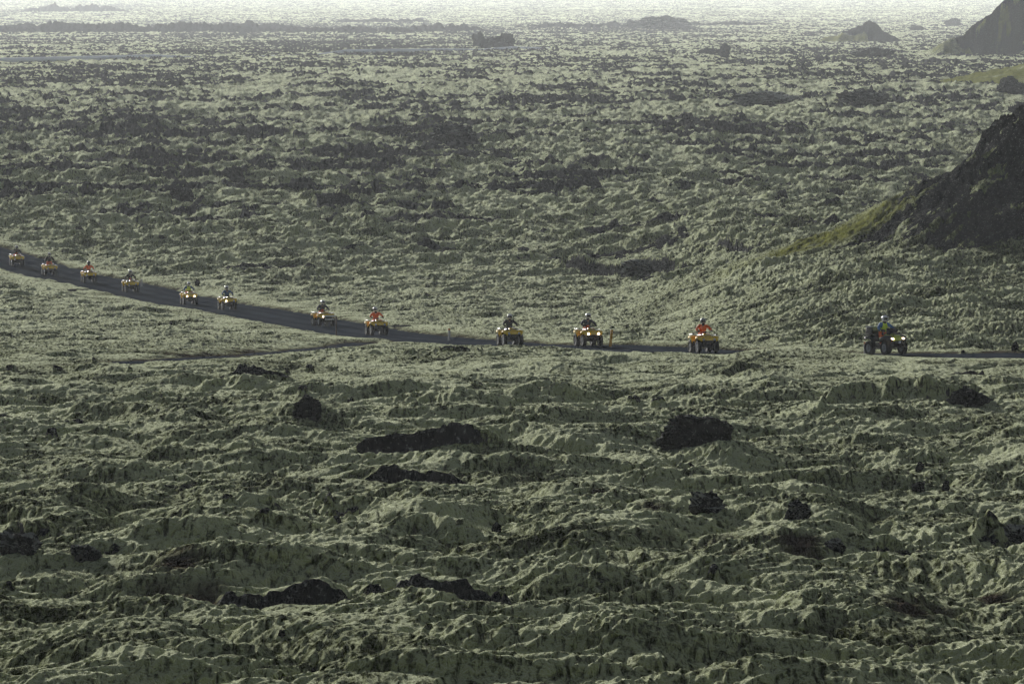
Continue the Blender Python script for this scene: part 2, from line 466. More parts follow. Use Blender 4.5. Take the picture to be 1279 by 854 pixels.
def make_ground_material():
    m, N, L, B = nodes_of('moss_and_lava')
    geo = N.new('ShaderNodeNewGeometry').outputs['Position']
    at_ = N.new('ShaderNodeAttribute'); at_.attribute_name = 'cover'
    sep = N.new('ShaderNodeSeparateColor'); L.new(at_.outputs['Color'], sep.inputs['Color'])
    rk, so, gr, dry = sep.outputs[0], sep.outputs[1], sep.outputs[2], at_.outputs['Alpha']
    st = scaled(N, L, geo, (1.0, 0.7, 1.0), (0, 0, 0.5))
    fine = noise(N, L, st, 5.5, 5, 0.72, 0.6); mid = noise(N, L, geo, 0.55, 4, 0.6); tiny = noise(N, L, geo, 26, 3, 0.6)
    st2 = scaled(N, L, geo, (2.8, 0.55, 1.0), (0, 0, 0.22))
    s1 = noise(N, L, st2, 1.6, 4, 0.62, 0.5)
    strand = math_(N, L, 'SUBTRACT', 1.0, math_(N, L, 'ABSOLUTE', math_(N, L, 'MULTIPLY', math_(N, L, 'SUBTRACT', s1, 0.5), 5.0)), True)
    f = math_(N, L, 'ADD', math_(N, L, 'MULTIPLY', fine, 0.58), math_(N, L, 'MULTIPLY', mid, 0.30))
    f = math_(N, L, 'ADD', f, math_(N, L, 'MULTIPLY', math_(N, L, 'SUBTRACT', strand, 0.4), 0.30))
    f = math_(N, L, 'ADD', f, math_(N, L, 'MULTIPLY', math_(N, L, 'SUBTRACT', dry, 0.5), 0.24))
    f = math_(N, L, 'ADD', f, math_(N, L, 'MULTIPLY', math_(N, L, 'SUBTRACT', tiny, 0.5), 0.18))
    moss = ramp(N, L, f, [(0.38, MOSS[0]), (0.49, MOSS[1]), (0.61, MOSS[2])])
    rockc = rock_color(N, L, geo)
    soilc = ramp(N, L, noise(N, L, geo, 1.6, 6, 0.7), [(0.35, (0.026, 0.021, 0.018)), (0.6, (0.066, 0.052, 0.040)), (0.8, (0.12, 0.10, 0.06))])
    grassc = ramp(N, L, noise(N, L, geo, 0.9, 6, 0.7), [(0.3, (0.095, 0.105, 0.022)), (0.7, (0.27, 0.28, 0.055))])
    brk = noise(N, L, geo, 3.2, 5, 0.7)
    rkf = math_(N, L, 'ADD', rk, math_(N, L, 'MULTIPLY', math_(N, L, 'SUBTRACT', brk, 0.5), 1.1))
    rkf = ramp(N, L, rkf, [(0.40, (0, 0, 0)), (0.52, (1, 1, 1))])
    c = mixc(N, L, gr, moss, grassc)
    c = mixc(N, L, so, c, soilc)
    c = mixc(N, L, rkf, c, rockc)
    L.new(c, B.inputs['Base Color'])
    B.inputs['Roughness'].default_value = 1.0
    B.inputs['Specular IOR Level'].default_value = 0.0
    cov = math_(N, L, 'SUBTRACT', 1.0, math_(N, L, 'MAXIMUM', math_(N, L, 'MAXIMUM', rkf, so), math_(N, L, 'MULTIPLY', gr, 0.85)), True)
    shv = math_(N, L, 'MULTIPLY', math_(N, L, 'SUBTRACT', f, 0.38), 4.0, True)
    shv = math_(N, L, 'ADD', math_(N, L, 'MULTIPLY', shv, 0.9), 0.06)
    L.new(math_(N, L, 'MULTIPLY', math_(N, L, 'MULTIPLY', cov, shv), SHEEN), B.inputs['Sheen Weight'])
    B.inputs['Sheen Roughness'].default_value = 0.35
    B.inputs['Sheen Tint'].default_value = (0.92, 0.97, 0.74, 1)
    bh = math_(N, L, 'ADD', math_(N, L, 'MULTIPLY', fine, 0.12), math_(N, L, 'MULTIPLY', tiny, 0.03))
    bh = math_(N, L, 'ADD', bh, math_(N, L, 'MULTIPLY', strand, 0.11))
    bp = N.new('ShaderNodeBump'); bp.inputs['Strength'].default_value = 0.9; bp.inputs['Distance'].default_value = 1.0
    L.new(bh, bp.inputs['Height']); L.new(bp.outputs['Normal'], B.inputs['Normal'])
    return m


def make_rock_material(name, mossy):
    m, N, L, B = nodes_of(name)
    g = N.new('ShaderNodeNewGeometry'); geo = g.outputs['Position']
    rockc = rock_color(N, L, geo, 1.2)
    sx = N.new('ShaderNodeSeparateXYZ'); L.new(g.outputs['Normal'], sx.inputs[0])
    f = math_(N, L, 'ADD', sx.outputs[2], math_(N, L, 'MULTIPLY', math_(N, L, 'SUBTRACT', noise(N, L, geo, 1.8, 5, 0.7), 0.5), 1.8))
    f = ramp(N, L, f, [(mossy, (0, 0, 0)), (min(mossy + 0.12, 1.0), (1, 1, 1))])
    moss = ramp(N, L, noise(N, L, geo, 5, 5, 0.7), [(0.3, MOSS[0]), (0.55, MOSS[1]), (0.75, MOSS[2])])
    L.new(mixc(N, L, f, rockc, moss), B.inputs['Base Color'])
    B.inputs['Roughness'].default_value = 0.95; B.inputs['Specular IOR Level'].default_value = 0.05
    L.new(math_(N, L, 'MULTIPLY', f, SHEEN), B.inputs['Sheen Weight'])
    bp = N.new('ShaderNodeBump'); bp.inputs['Distance'].default_value = 0.5; bp.inputs['Strength'].default_value = 1.0
    L.new(noise(N, L, geo, 5, 8, 0.75), bp.inputs['Height']); L.new(bp.outputs['Normal'], B.inputs['Normal'])
    return m


def make_road_material():
    m, N, L, B = nodes_of('cinder_gravel')
    geo = N.new('ShaderNodeNewGeometry').outputs['Position']
    at_ = N.new('ShaderNodeAttribute'); at_.attribute_name = 'across'
    sep = N.new('ShaderNodeSeparateColor'); L.new(at_.outputs['Color'], sep.inputs['Color'])
    n = math_(N, L, 'ADD', math_(N, L, 'MULTIPLY', noise(N, L, geo, 0.7, 5, 0.65), 0.6), math_(N, L, 'MULTIPLY', noise(N, L, geo, 11, 3, 0.6), 0.4))
    n = math_(N, L, 'ADD', n, math_(N, L, 'MULTIPLY', math_(N, L, 'SUBTRACT', sep.outputs[0], 0.5), 0.45))
    L.new(ramp(N, L, n, [(0.32, (0.016, 0.020, 0.027)), (0.55, (0.031, 0.038, 0.049)), (0.8, (0.070, 0.081, 0.097))]), B.inputs['Base Color'])
    B.inputs['Roughness'].default_value = 0.95; B.inputs['Specular IOR Level'].default_value = 0.0
    bp = N.new('ShaderNodeBump'); bp.inputs['Distance'].default_value = 0.06; bp.inputs['Strength'].default_value = 0.7
    L.new(noise(N, L, geo, 9, 5, 0.7), bp.inputs['Height']); L.new(bp.outputs['Normal'], B.inputs['Normal'])
    return m


MOSS = [(0.024, 0.030, 0.007), (0.090, 0.107, 0.024), (0.385, 0.42, 0.18)]
SHEEN = 1.0
M_ground = make_ground_material()
M_rock = make_rock_material('lava_rock_bare', 0.98)
M_rock_moss = make_rock_material('lava_rock_mossy', 0.55)
M_road = make_road_material()

# ------------------------------------------------------------------ terrain mesh
def build_ground():
    core = np.linspace(-0.104, 0.104, 1300)
    side = 0.104 + (np.linspace(0, 1, 130)[1:] ** 1.6) * 0.10
    wide = np.linspace(0.204, 0.75, 24)[1:]
    t = np.concatenate([-wide[::-1], -side[::-1], core, side, wide]).astype(np.float64)
    rows = [88.0]
    while rows[-1] < 13000:
        y = rows[-1]
        rows.append(y * (1 + (0.00095 + 0.0016 * float(ss(420, 1600, np.float64(y))))))
    y = rows[-1]
    while y < 24000:
        y *= 1.02; rows.append(y)
    rows = [20.0, 40.0, 60.0, 75.0, 82.0] + rows
    R = np.array(rows); nr, nc = len(R), len(t)
    Z = np.zeros((nr, nc), np.float32); cov = np.zeros((nr, nc, 4), np.float32); hid = np.zeros((nr, nc), np.float32)
    XX = (R[:, None] * t[None, :]); step = 18

    def job(i):
        a, b = i, min(i + step, nr)
        X = XX[a:b].ravel(); Y = np.repeat(R[a:b], nc)
        z, rk, so, gr, dry, h = terrain(X, Y)
        n = b - a
        Z[a:b] = z.reshape(n, nc); hid[a:b] = h.reshape(n, nc)
        cov[a:b] = np.stack([rk, so, gr, dry], -1).reshape(n, nc, 4)
    with ThreadPoolExecutor(4) as ex:
        list(ex.map(job, range(0, nr, step)))
    # moss does not hold on steep faces
    gy = np.gradient(Z, R, axis=0); gx = np.gradient(Z, axis=1) / np.maximum(np.gradient(XX, axis=1), 1e-6)
    s = np.sqrt(gx * gx + gy * gy)
    cov[..., 0] = np.clip(np.maximum(cov[..., 0], ss(1.7, 2.8, s)), 0, 1)
    co = np.empty((nr * nc, 3), np.float32)
    co[:, 0] = XX.ravel(); co[:, 1] = np.repeat(R, nc); co[:, 2] = Z.ravel()
    idx = np.arange(nr * nc, dtype=np.int32).reshape(nr, nc)
    quads = np.stack([idx[:-1, :-1], idx[:-1, 1:], idx[1:, 1:], idx[1:, :-1]], -1)
    fh = hid[:-1, :-1].astype(np.int32)
    names = {0: 'ground', 1: 'hill', 2: 'hill', 3: 'hill', 4: 'hill'}
    out = []
    for k in range(5):
        q = quads[fh == k]
        if not len(q):
            continue
        if k == 0:
            used = None; v = co; cc = cov.reshape(-1, 4); f = q
            # drop unused vertices only for the small pieces
        else:
            used, inv = np.unique(q, return_inverse=True)
            v = co[used]; cc = cov.reshape(-1, 4)[used]; f = inv.reshape(-1, 4).astype(np.int32)
        me = bpy.data.meshes.new(names[k])
        me.vertices.add(len(v)); me.vertices.foreach_set('co', v.ravel())
        me.loops.add(f.size); me.loops.foreach_set('vertex_index', f.ravel())
        me.polygons.add(len(f)); me.polygons.foreach_set('loop_start', np.arange(0, f.size, 4, dtype=np.int32))
        me.update(calc_edges=True)
        me.polygons.foreach_set('use_smooth', np.ones(len(f), bool))
        a = me.attributes.new('cover', 'FLOAT_COLOR', 'POINT')
        a.data.foreach_set('color', np.ascontiguousarray(cc, np.float32).ravel())
        me.materials.append(M_ground)
        o = bpy.data.objects.new(names[k], me); C.objects.link(o); o['kind'] = 'structure'
        out.append(o)
    print('ground', nr, nc, nr * nc)
    return out


build_ground()


# ------------------------------------------------------------------ road and track
def ribbon(name, P, hw, m, lift=0.0, crown=0.08, nx=17, rag=0.35):
    P = [Vector(p) for p in P]
    vs, fs, ac = [], [], []
    fine = []
    for i in range(len(P) - 1):
        n = max(1, int((P[i + 1] - P[i]).length / 0.8))
        for k in range(n):
            fine.append(P[i].lerp(P[i + 1], k / n))
    fine.append(P[-1])
    pts = np.array([tuple(p) for p in fine])
    for _ in range(6):
        pts[1:-1] = 0.25 * pts[:-2] + 0.5 * pts[1:-1] + 0.25 * pts[2:]
    for i in range(len(pts)):
        t = pts[min(i + 1, len(pts) - 1)] - pts[max(i - 1, 0)]
        nrm = np.array([-t[1], t[0]]) / max(math.hypot(t[0], t[1]), 1e-6)
        for j in range(nx):
            u = j / (nx - 1) * 2 - 1
            e = hw * (1 + rag * 0.25 * float(perlin(np.array([i * 0.13]), np.array([3.3 if u > 0 else 7.7]), 5)[0]))
            rut = -0.035 * (math.exp(-((abs(u) - 0.30) / 0.11) ** 2) + math.exp(-((abs(u) - 0.72) / 0.10) ** 2))
            nz = 0.018 * float(perlin(np.array([i * 0.31]), np.array([j * 0.9]), 6)[0])
            zz = pts[i][2] + lift + crown * (0.35 - u * u) * 0.6 + rut + nz
            vs.append((pts[i][0] + nrm[0] * u * e, pts[i][1] + nrm[1] * u * e, zz))
            ac.append(0.5 + rut * 12 + 0.25)
    for i in range(len(pts) - 1):
        for j in range(nx - 1):
            a = i * nx + j
            fs.append((a, a + nx, a + nx + 1, a + 1))
    me = bpy.data.meshes.new(name); me.from_pydata(vs, [], fs); me.polygons.foreach_set('use_smooth', [True] * len(fs))
    a = me.attributes.new('across', 'FLOAT_COLOR', 'POINT')
    a.data.foreach_set('color', np.repeat(np.array(ac, np.float32)[:, None], 4, 1).ravel())
    me.materials.append(m)
    o = bpy.data.objects.new(name, me); C.objects.link(o); o['kind'] = 'structure'
    bm = bmesh.new(); bm.from_mesh(me); bmesh.ops.recalc_face_normals(bm, faces=bm.faces); bm.to_mesh(me); bm.free()
    return o


ribbon('road', ROAD, ROAD_HW + 0.25, M_road)
ribbon('path', TRACK, 0.95, M_road, lift=-0.04, nx=9, crown=0.03)


# ------------------------------------------------------------------ mesh helpers
class MB:
    def __init__(s):
        s.bm = bmesh.new()

    def _merge(s, tmp, M=None):
        if M is not None:
            bmesh.ops.transform(tmp, matrix=M, verts=tmp.verts)
        me = bpy.data.meshes.new('t'); tmp.to_mesh(me); tmp.free()
        s.bm.from_mesh(me); bpy.data.meshes.remove(me)
        return s

    def box(s, c, d, bevel=0.0, rot=(0, 0, 0), taper=None):
        t = bmesh.new(); bmesh.ops.create_cube(t, size=1)
        for v in t.verts:
            if taper and v.co.z > 0:
                v.co.x *= taper[0]; v.co.y *= taper[1]
            v.co = Vector((v.co.x * d[0], v.co.y * d[1], v.co.z * d[2]))
        if bevel:
            bmesh.ops.bevel(t, geom=list(t.edges), offset=bevel, segments=2, affect='EDGES', profile=0.6)
        return s._merge(t, Matrix.Translation(c) @ Euler(rot).to_matrix().to_4x4())

    def tube(s, pts, r, n=10, cap=True):
        pts = [Vector(p) for p in pts]
        rr = r if isinstance(r, (list, tuple)) else [r] * len(pts)
        t = bmesh.new(); rings = []
        up = Vector((0, 0, 1))
        for i, p in enumerate(pts):
            d = (pts[min(i + 1, len(pts) - 1)] - pts[max(i - 1, 0)]).normalized()
            a = d.cross(up)
            if a.length < 1e-3:
                a = d.cross(Vector((1, 0, 0)))
            a.normalize(); b = d.cross(a).normalized()
            rings.append([t.verts.new(p + (a * math.cos(2 * PI * k / n) + b * math.sin(2 * PI * k / n)) * rr[i]) for k in range(n)])
        for i in range(len(rings) - 1):
            for k in range(n):
                t.faces.new((rings[i][k], rings[i][(k + 1) % n], rings[i + 1][(k + 1) % n], rings[i + 1][k]))
        if cap:
            t.faces.new(rings[0][::-1]); t.faces.new(rings[-1])
        return s._merge(t)

    def lathe(s, prof, c, axis='X', n=28):
        """prof: (along axis, radius)"""
        t = bmesh.new(); rings = []
        for (a, r) in prof:
            ring = []
            for k in range(n):
                p = 2 * PI * k / n
                q = Vector((a, r * math.cos(p), r * math.sin(p))) if axis == 'X' else Vector((r * math.cos(p), r * math.sin(p), a)) if axis == 'Z' else Vector((r * math.sin(p), a, r * math.cos(p)))
                ring.append(t.verts.new(q))
            rings.append(ring)
        for i in range(len(rings) - 1):
            for k in range(n):
                t.faces.new((rings[i][k], rings[i][(k + 1) % n], rings[i + 1][(k + 1) % n], rings[i + 1][k]))
        t.faces.new(rings[0][::-1]); t.faces.new(rings[-1])
        bmesh.ops.remove_doubles(t, verts=t.verts, dist=1e-5)
        return s._merge(t, Matrix.Translation(c))

    def loft(s, secs):
        """secs: list of closed sections (same count of points)"""
        t = bmesh.new(); rings = [[t.verts.new(Vector(p)) for p in sec] for sec in secs]
        n = len(rings[0])
        for i in range(len(rings) - 1):
            for k in range(n):
                t.faces.new((rings[i][k], rings[i][(k + 1) % n], rings[i + 1][(k + 1) % n], rings[i + 1][k]))
        t.faces.new(rings[0][::-1]); t.faces.new(rings[-1])
        return s._merge(t)

    def ball(s, c, r, squash=(1, 1, 1), seg=20, cut=None):
        t = bmesh.new(); bmesh.ops.create_uvsphere(t, u_segments=seg, v_segments=max(8, seg * 2 // 3), radius=r)
        for v in t.verts:
            v.co = Vector((v.co.x * squash[0], v.co.y * squash[1], v.co.z * squash[2]))
        if cut:
            bmesh.ops.bisect_plane(t, geom=list(t.verts) + list(t.edges) + list(t.faces), plane_co=cut[0], plane_no=cut[1], clear_outer=True)
            ed = [e for e in t.edges if e.is_boundary]
            if ed:
                bmesh.ops.holes_fill(t, edges=ed)
        return s._merge(t, Matrix.Translation(c))

    def build(s, name, m, parent=None, smooth=True):
        bmesh.ops.recalc_face_normals(s.bm, faces=s.bm.faces)
        me = bpy.data.meshes.new(name); s.bm.to_mesh(me); s.bm.free()
        if smooth:
            me.polygons.foreach_set('use_smooth', [True] * len(me.polygons))
            try:
                me.set_sharp_from_angle(angle=math.radians(38))
            except Exception:
                pass
        me.materials.append(m)
        o = bpy.data.objects.new(name, me); C.objects.link(o)
        if parent:
            o.parent = parent
        return o


def tag(o, label, cat, group=None):
    o['label'] = label; o['category'] = cat
    if group:
        o['group'] = group
    return o


def empty(name, loc=(0, 0, 0), rot=(0, 0, 0)):
    o = bpy.data.objects.new(name, None); o.empty_display_size = 0.3; C.objects.link(o); o.location = loc; o.rotation_euler = rot
    return o


def rsec(cx, y, cz, w, h, r=0.35, n=16):
    """rounded-rectangle section in the XZ plane at y"""
    out = []
    for k in range(n):
        a = 2 * PI * (k + 0.5) / n
        c, s_ = math.cos(a), math.sin(a)
        p = 4.0
        q = (abs(c) ** p + abs(s_) ** p) ** (-1 / p)
        q = q * (1 - r) + r
        out.append((cx + w / 2 * c * q, y, cz + h / 2 * s_ * q))
    return out


# ------------------------------------------------------------------ quad bike
M_yellow = dirty('yellow_plastic', (1.0, 0.66, 0.03), 0.25, 0.22, Coat_Weight=0.4, Coat_Roughness=0.12)
M_lime = dirty('lime_plastic', (0.62, 0.74, 0.04), 0.28, 0.30, Coat_Weight=0.4, Coat_Roughness=0.12)
M_black = dirty('black_plastic', (0.018, 0.018, 0.02), 0.42, 0.5)
M_tyre = dirty('tyre_rubber', (0.016, 0.016, 0.017), 0.75, 0.8, (0.05, 0.047, 0.043), 14)
M_rim = dirty('rim_metal', (0.22, 0.24, 0.27), 0.35, 0.5, Metallic=0.8)
M_steel = dirty('black_steel', (0.03, 0.03, 0.032), 0.4, 0.4, Metallic=0.4)
M_silver = dirty('silver_sheet', (0.42, 0.43, 0.45), 0.3, 0.35, Metallic=0.85)
M_grey = dirty('grey_plastic', (0.26, 0.28, 0.31), 0.4, 0.4)
M_seat = dirty('seat_vinyl', (0.022, 0.022, 0.024), 0.5, 0.4)
M_white = dirty('white_shell', (0.80, 0.81, 0.82), 0.22, 0.12, Coat_Weight=0.5, Coat_Roughness=0.08)
M_dark_shell = dirty('dark_shell', (0.05, 0.055, 0.065), 0.3, 0.2, Coat_Weight=0.4)
M_grey_shell = dirty('grey_shell', (0.34, 0.37, 0.40), 0.25, 0.2, Coat_Weight=0.4)
M_visor = mat('visor', (0.012, 0.013, 0.016), 0.15)
M_plate = mat('plate', (0.75, 0.78, 0.80), 0.4)
M_lens = mat('lens_off', (0.62, 0.62, 0.60), 0.12, Coat_Weight=0.6)
M_lamp = mat('lamp_lit', (1.0, 0.92, 0.80), 0.3)
_b = M_lamp.node_tree.nodes['Principled BSDF']; _b.inputs['Emission Color'].default_value = (1.0, 0.80, 0.55, 1); _b.inputs['Emission Strength'].default_value = 4.0


def tyre_mesh(x, y, z, R, w):
    m = MB(); h = w / 2
    m.lathe([(-h * .80, R * .60), (-h, R * .74), (-h * .98, R * .88), (-h * .78, R * .955), (0, R * .975), (h * .78, R * .955), (h * .98, R * .88), (h, R * .74), (h * .80, R * .60)], (x, y, z), 'X', 32)
    for k in range(18):
        for sgn in (-1, 1):
            a = 2 * PI * (k + (0.5 if sgn > 0 else 0)) / 18
            p = Vector((x + sgn * h * 0.48, y + math.cos(a) * R * 0.97, z + math.sin(a) * R * 0.97))
            m.box(p, (h * 0.85, 0.030, 0.034), 0.004, (a + PI / 2, 0, sgn * 0.0))
    return m


def fender(sx, ys, zs, x0, x1, droop, th=0.022):
    """a wheel arch: an arched sheet with a turned-down outer edge"""
    prof = []
    n = len(ys)
    secs = []
    for i in range(n):
        xa, xb = x0, x1[i] if isinstance(x1, list) else x1
        z = zs[i]
        top = [(xa, z + 0.0), (xa + (xb - xa) * .35, z + .022), (xa + (xb - xa) * .7, z + .020), (xb - .02, z - .005), (xb, z - droop)]
        bot = [(p[0] - (0.012 if k > 2 else 0), p[1] - th) for k, p in enumerate(top)][::-1]
        secs.append([(sx * p[0], ys[i], p[1]) for p in top + bot])
    return MB().loft(secs)


def make_bike(paint, name, label, lead=False, panel=False):
    root = empty(name); tag(root, label, 'quad bike', 'quad bikes riding along the gravel road')
    FY, RY, R = -0.63, 0.63, 0.315
    # frame, engine, footwells
    ch = MB()
    ch.box((0, 0.0, 0.40), (0.30, 1.15, 0.20), 0.03); ch.box((0, 0.05, 0.56), (0.26, 0.55, 0.18), 0.04); ch.box((0, 0.0, 0.27), (0.26, 1.5, 0.05), 0.02)
    ch.box((0, -0.62, 0.46), (0.20, 0.34, 0.18), 0.03); ch.box((0, 0.66, 0.44), (0.24, 0.30, 0.20), 0.03)
    ch.build('chassis', M_steel, root)
    for sx in (-1, 1):
        for y in (FY, RY):
            a = MB(); a.tube([(sx * .10, y - .08, .36), (sx * .34, y, .33)], .018); a.tube([(sx * .10, y + .08, .36), (sx * .34, y, .33)], .018)
            a.tube([(sx * .13, y, .66), (sx * .31, y, .36)], [.03, .035]); a.build('suspension_arm', M_steel, root)
        f = MB(); f.box((sx * .36, 0.0, .335), (.24, .66, .035), .012); f.box((sx * .24, 0, .42), (.02, .6, .16), .006); f.build('footwell', M_black, root)
        for y in (FY, RY):
            w = .20 if y < 0 else .25
            cx = sx * (.455 if y < 0 else .445)
            rim = MB()
            rim.lathe([(-w * .40, .10), (-w * .42, .175), (-w * .36, .19), (w * .36, .19), (w * .42, .175), (w * .40, .10)], (cx, y, R), 'X', 28)
            rim.lathe([(-w * .1, .16), (w * .46 * 1, .07), (w * .50, .03)] if sx > 0 else [(-w * .50, .03), (-w * .46, .07), (w * .1, .16)], (cx, y, R), 'X', 20)
            ro = rim.build('wheel', M_rim, root)
            tyre_mesh(cx, y, R, R, w).build('tyre', M_tyre, ro)
    # hood and tank cover
    b = MB()
    b.loft([rsec(0, -1.00, .70, .40, .10), rsec(0, -.93, .735, .50, .17), rsec(0, -.75, .80, .46, .19), rsec(0, -.52, .85, .36, .20), rsec(0, -.30, .86, .30, .26), rsec(0, -.02, .80, .28, .22), rsec(0, .12, .74, .26, .16)])
    b.build('body', paint, root)
    nose = MB(); nose.loft([rsec(0, -1.015, .615, .26, .06), rsec(0, -.98, .63, .34, .11), rsec(0, -.84, .64, .36, .12)]); nose.build('front_cowl', paint, root)
    for sx in (-1, 1):
        fender(sx, [-1.00, -.92, -.78, -.62, -.46, -.33, -.26], [.66, .76, .825, .835, .80, .71, .56], .17, [.40, .52, .57, .585, .585, .575, .55], .085).build('front_fender', M_black if lead else paint, root)
        fender(sx, [.24, .30, .42, .58, .74, .90, 1.0], [.58, .70, .80, .845, .845, .81, .74], .15, [.54, .575, .59, .60, .60, .575, .50], .09).build('rear_fender', M_black if lead else paint, root)
    g = MB(); g.box((0, -.985, .545), (.36, .04, .09), .012)
    for k in range(4):
        g.box((0, -1.008, .515 + k * .021), (.30, .012, .010), .002)
    g.build('grille', M_black, root)
    s = MB(); s.loft([rsec(0, -.05, .84, .20, .10), rsec(0, .06, .85, .28, .13), rsec(0, .35, .845, .34, .13), rsec(0, .62, .87, .33, .12), rsec(0, .72, .88, .26, .08)]); s.build('seat', M_seat, root)
    # racks and bumper
    for (y0, y1, z, nm) in ((-1.02, -.50, .90, 'front_rack'), (.52, 1.08, .92, 'rear_rack')):
        r = MB(); hw = .44
        r.tube([(-hw, y0, z), (hw, y0, z), (hw, y1, z), (-hw, y1, z), (-hw, y0, z)], .013)
        for k in range(1, 7):
            x = -hw + 2 * hw * k / 7
            r.tube([(x, y0, z), (x, y1, z)], .010, 8)
        for x in (-.22, .22):
            for y in (y0 + .1, y1 - .1):
                r.tube([(x, y, z), (x * .8, y, z - .16)], .012, 8)
        r.build(nm, M_steel, root)
    bp = MB(); bp.tube([(-.30, -.92, .40), (-.31, -1.08, .47), (-.27, -1.10, .60), (.27, -1.10, .60), (.31, -1.08, .47), (.30, -.92, .40)], .017)
    bp.tube([(-.31, -1.085, .48), (.31, -1.085, .48)], .015); bp.tube([(-.2, -1.10, .60), (-.2, -1.02, .36)], .013); bp.tube([(.2, -1.10, .60), (.2, -1.02, .36)], .013)
    bp.box((0, -.98, .36), (.34, .03, .10), .01, (-.5, 0, 0))
    bp.build('front_bumper', M_steel, root)
    pl = MB(); pl.box((0, -1.125, .545), (.13, .008, .10), .003); pl.build('licence_plate', M_plate, root) if lead else pl.bm.free()
    # steering
    hb = MB(); hb.tube([(0, -.50, .70), (0, -.36, 1.02)], .022); hb.tube([(-.40, -.27, 1.06), (-.26, -.30, 1.08), (-.12, -.36, 1.03), (.12, -.36, 1.03), (.26, -.30, 1.08), (.40, -.27, 1.06)], .013)
    hb.box((0, -.385, 1.05), (.15, .07, .06), .02)
    h = hb.build('handlebar', M_steel, root)
    for sx in (-1, 1):
        q = MB(); q.tube([(sx * .285, -.293, 1.075), (sx * .41, -.268, 1.058)], .019); q.tube([(sx * .28, -.34, 1.07), (sx * .40, -.33, 1.055)], .006, 6); q.build('grip', M_seat, h)
    for sx in (-1, 1):
        if lead:
            q = MB(); q.loft([rsec(sx * .26, -1.02, .685, .08, .035), rsec(sx * .29, -.99, .70, .15, .075), rsec(sx * .31, -.90, .715, .15, .075)])
            q.build('headlight', M_lamp, root)
        else:
            q = MB(); q.ball((sx * .285, -.965, .665), .075, (1.15, .55, .85), 16); q.build('headlight', M_lens, root)
    if lead:
        ws = MB(); ws.loft([[(x * .30, -.56 - .06 * (1 - x * x), .90), (x * .30, -.54 - .06 * (1 - x * x), .90), (x * .24, -.42, 1.17), (x * .24, -.44, 1.17)] for x in (-1, -.6, -.2, .2, .6, 1)])
        ws.build('windscreen', M_visor, root)
        for sx in (-1, 1):
            q = MB(); q.loft([rsec(sx * .34, -.40, 1.06, .10, .06), rsec(sx * .36, -.36, 1.06, .17, .12), rsec(sx * .37, -.34, 1.06, .17, .12)]); q.build('hand_guard', M_black, root)
            q = MB(); q.box((sx * .44, -.42, .93), (.06, .09, .12), .02); q.build('mirror', M_black, root)
        bx = MB(); bx.box((0, .80, 1.075), (.80, .52, .28), .05, taper=(.92, .9))
        bo = bx.build('cargo_box', M_black, root)
        li = MB(); li.box((0, .80, 1.235), (.78, .50, .05), .02); li.build('lid', M_grey, bo)
    if panel:
        q = MB(); q.box((.10, -1.14, .68), (.80, .05, .13), .015); q.box((.10, -1.13, .47), (.62, .05, .12), .015)
        q.tube([(-.15, -1.10, .47), (-.15, -1.10, .68)], .015); q.tube([(.3, -1.10, .47), (.3, -1.10, .68)], .015)
        q.build('front_guard_panel', M_silver, root)['label'] = 'broad silver guard panel across the nose'
    return root


# ------------------------------------------------------------------ riders
def skin(name, verts, edges, radii, levels=1):
    me = bpy.data.meshes.new(name); me.from_pydata(verts, edges, [])
    o = bpy.data.objects.new(name, me); C.objects.link(o)
    mo = o.modifiers.new('s', 'SKIN'); mo.use_smooth_shade = True
    for i, r in enumerate(radii):
        rr = r if isinstance(r, tuple) else (r, r)
        me.skin_vertices[0].data[i].radius = rr
    me.skin_vertices[0].data[0].use_root = True
    sb = o.modifiers.new('u', 'SUBSURF'); sb.levels = levels; sb.render_levels = levels
    dg = bpy.context.evaluated_depsgraph_get(); dg.update()
    new = bpy.data.meshes.new_from_object(o.evaluated_get(dg))
    bpy.data.objects.remove(o); bpy.data.meshes.remove(me)
    new.name = name
    new.polygons.foreach_set('use_smooth', [True] * len(new.polygons))
    return new


# joints relative to the seat point (seat top), bike faces -Y
def pose(stand):
    if stand:
        J = dict(pel=(0, .06, .24), wai=(0, .02, .40), che=(0, -.06, .58), nec=(0, -.12, .76), hd0=(0, -.15, .84), hd1=(0, -.16, .95), kx=.25, kn=(.24, -.16, -.06), an=(.30, -.06, -.46), hip=(.11, .05, .20))
    else:
        J = dict(pel=(0, .02, .07), wai=(0, 0, .24), che=(0, -.04, .43), nec=(0, -.08, .60), hd0=(0, -.10, .67), hd1=(0, -.115, .78), kn=(.29, -.36, .03), an=(.31, -.20, -.44), hip=(.12, .0, .06))
    J['sh'] = (.20, J['che'][1] - .01, J['che'][2] + .10)
    J['ha'] = (.345, -.43, .235)
    s, h = J['sh'], J['ha']
    J['el'] = (.40 if not stand else .38, (s[1] + h[1]) / 2 + .06, (s[2] + h[2]) / 2 - .05)
    return J


def mx(p, s):
    return (p[0] * s, p[1], p[2])


def mesh_obj(name, me, m, parent):
    me.materials.clear(); me.materials.append(m)
    o = bpy.data.objects.new(name, me); C.objects.link(o); o.parent = parent
    return o


M_skin = mat('skin', (0.45, 0.27, 0.19), 0.55)
M_glove = dirty('glove', (0.02, 0.02, 0.022), 0.7, 0.3)
M_boot = dirty('boot', (0.02, 0.019, 0.018), 0.55, 0.6)


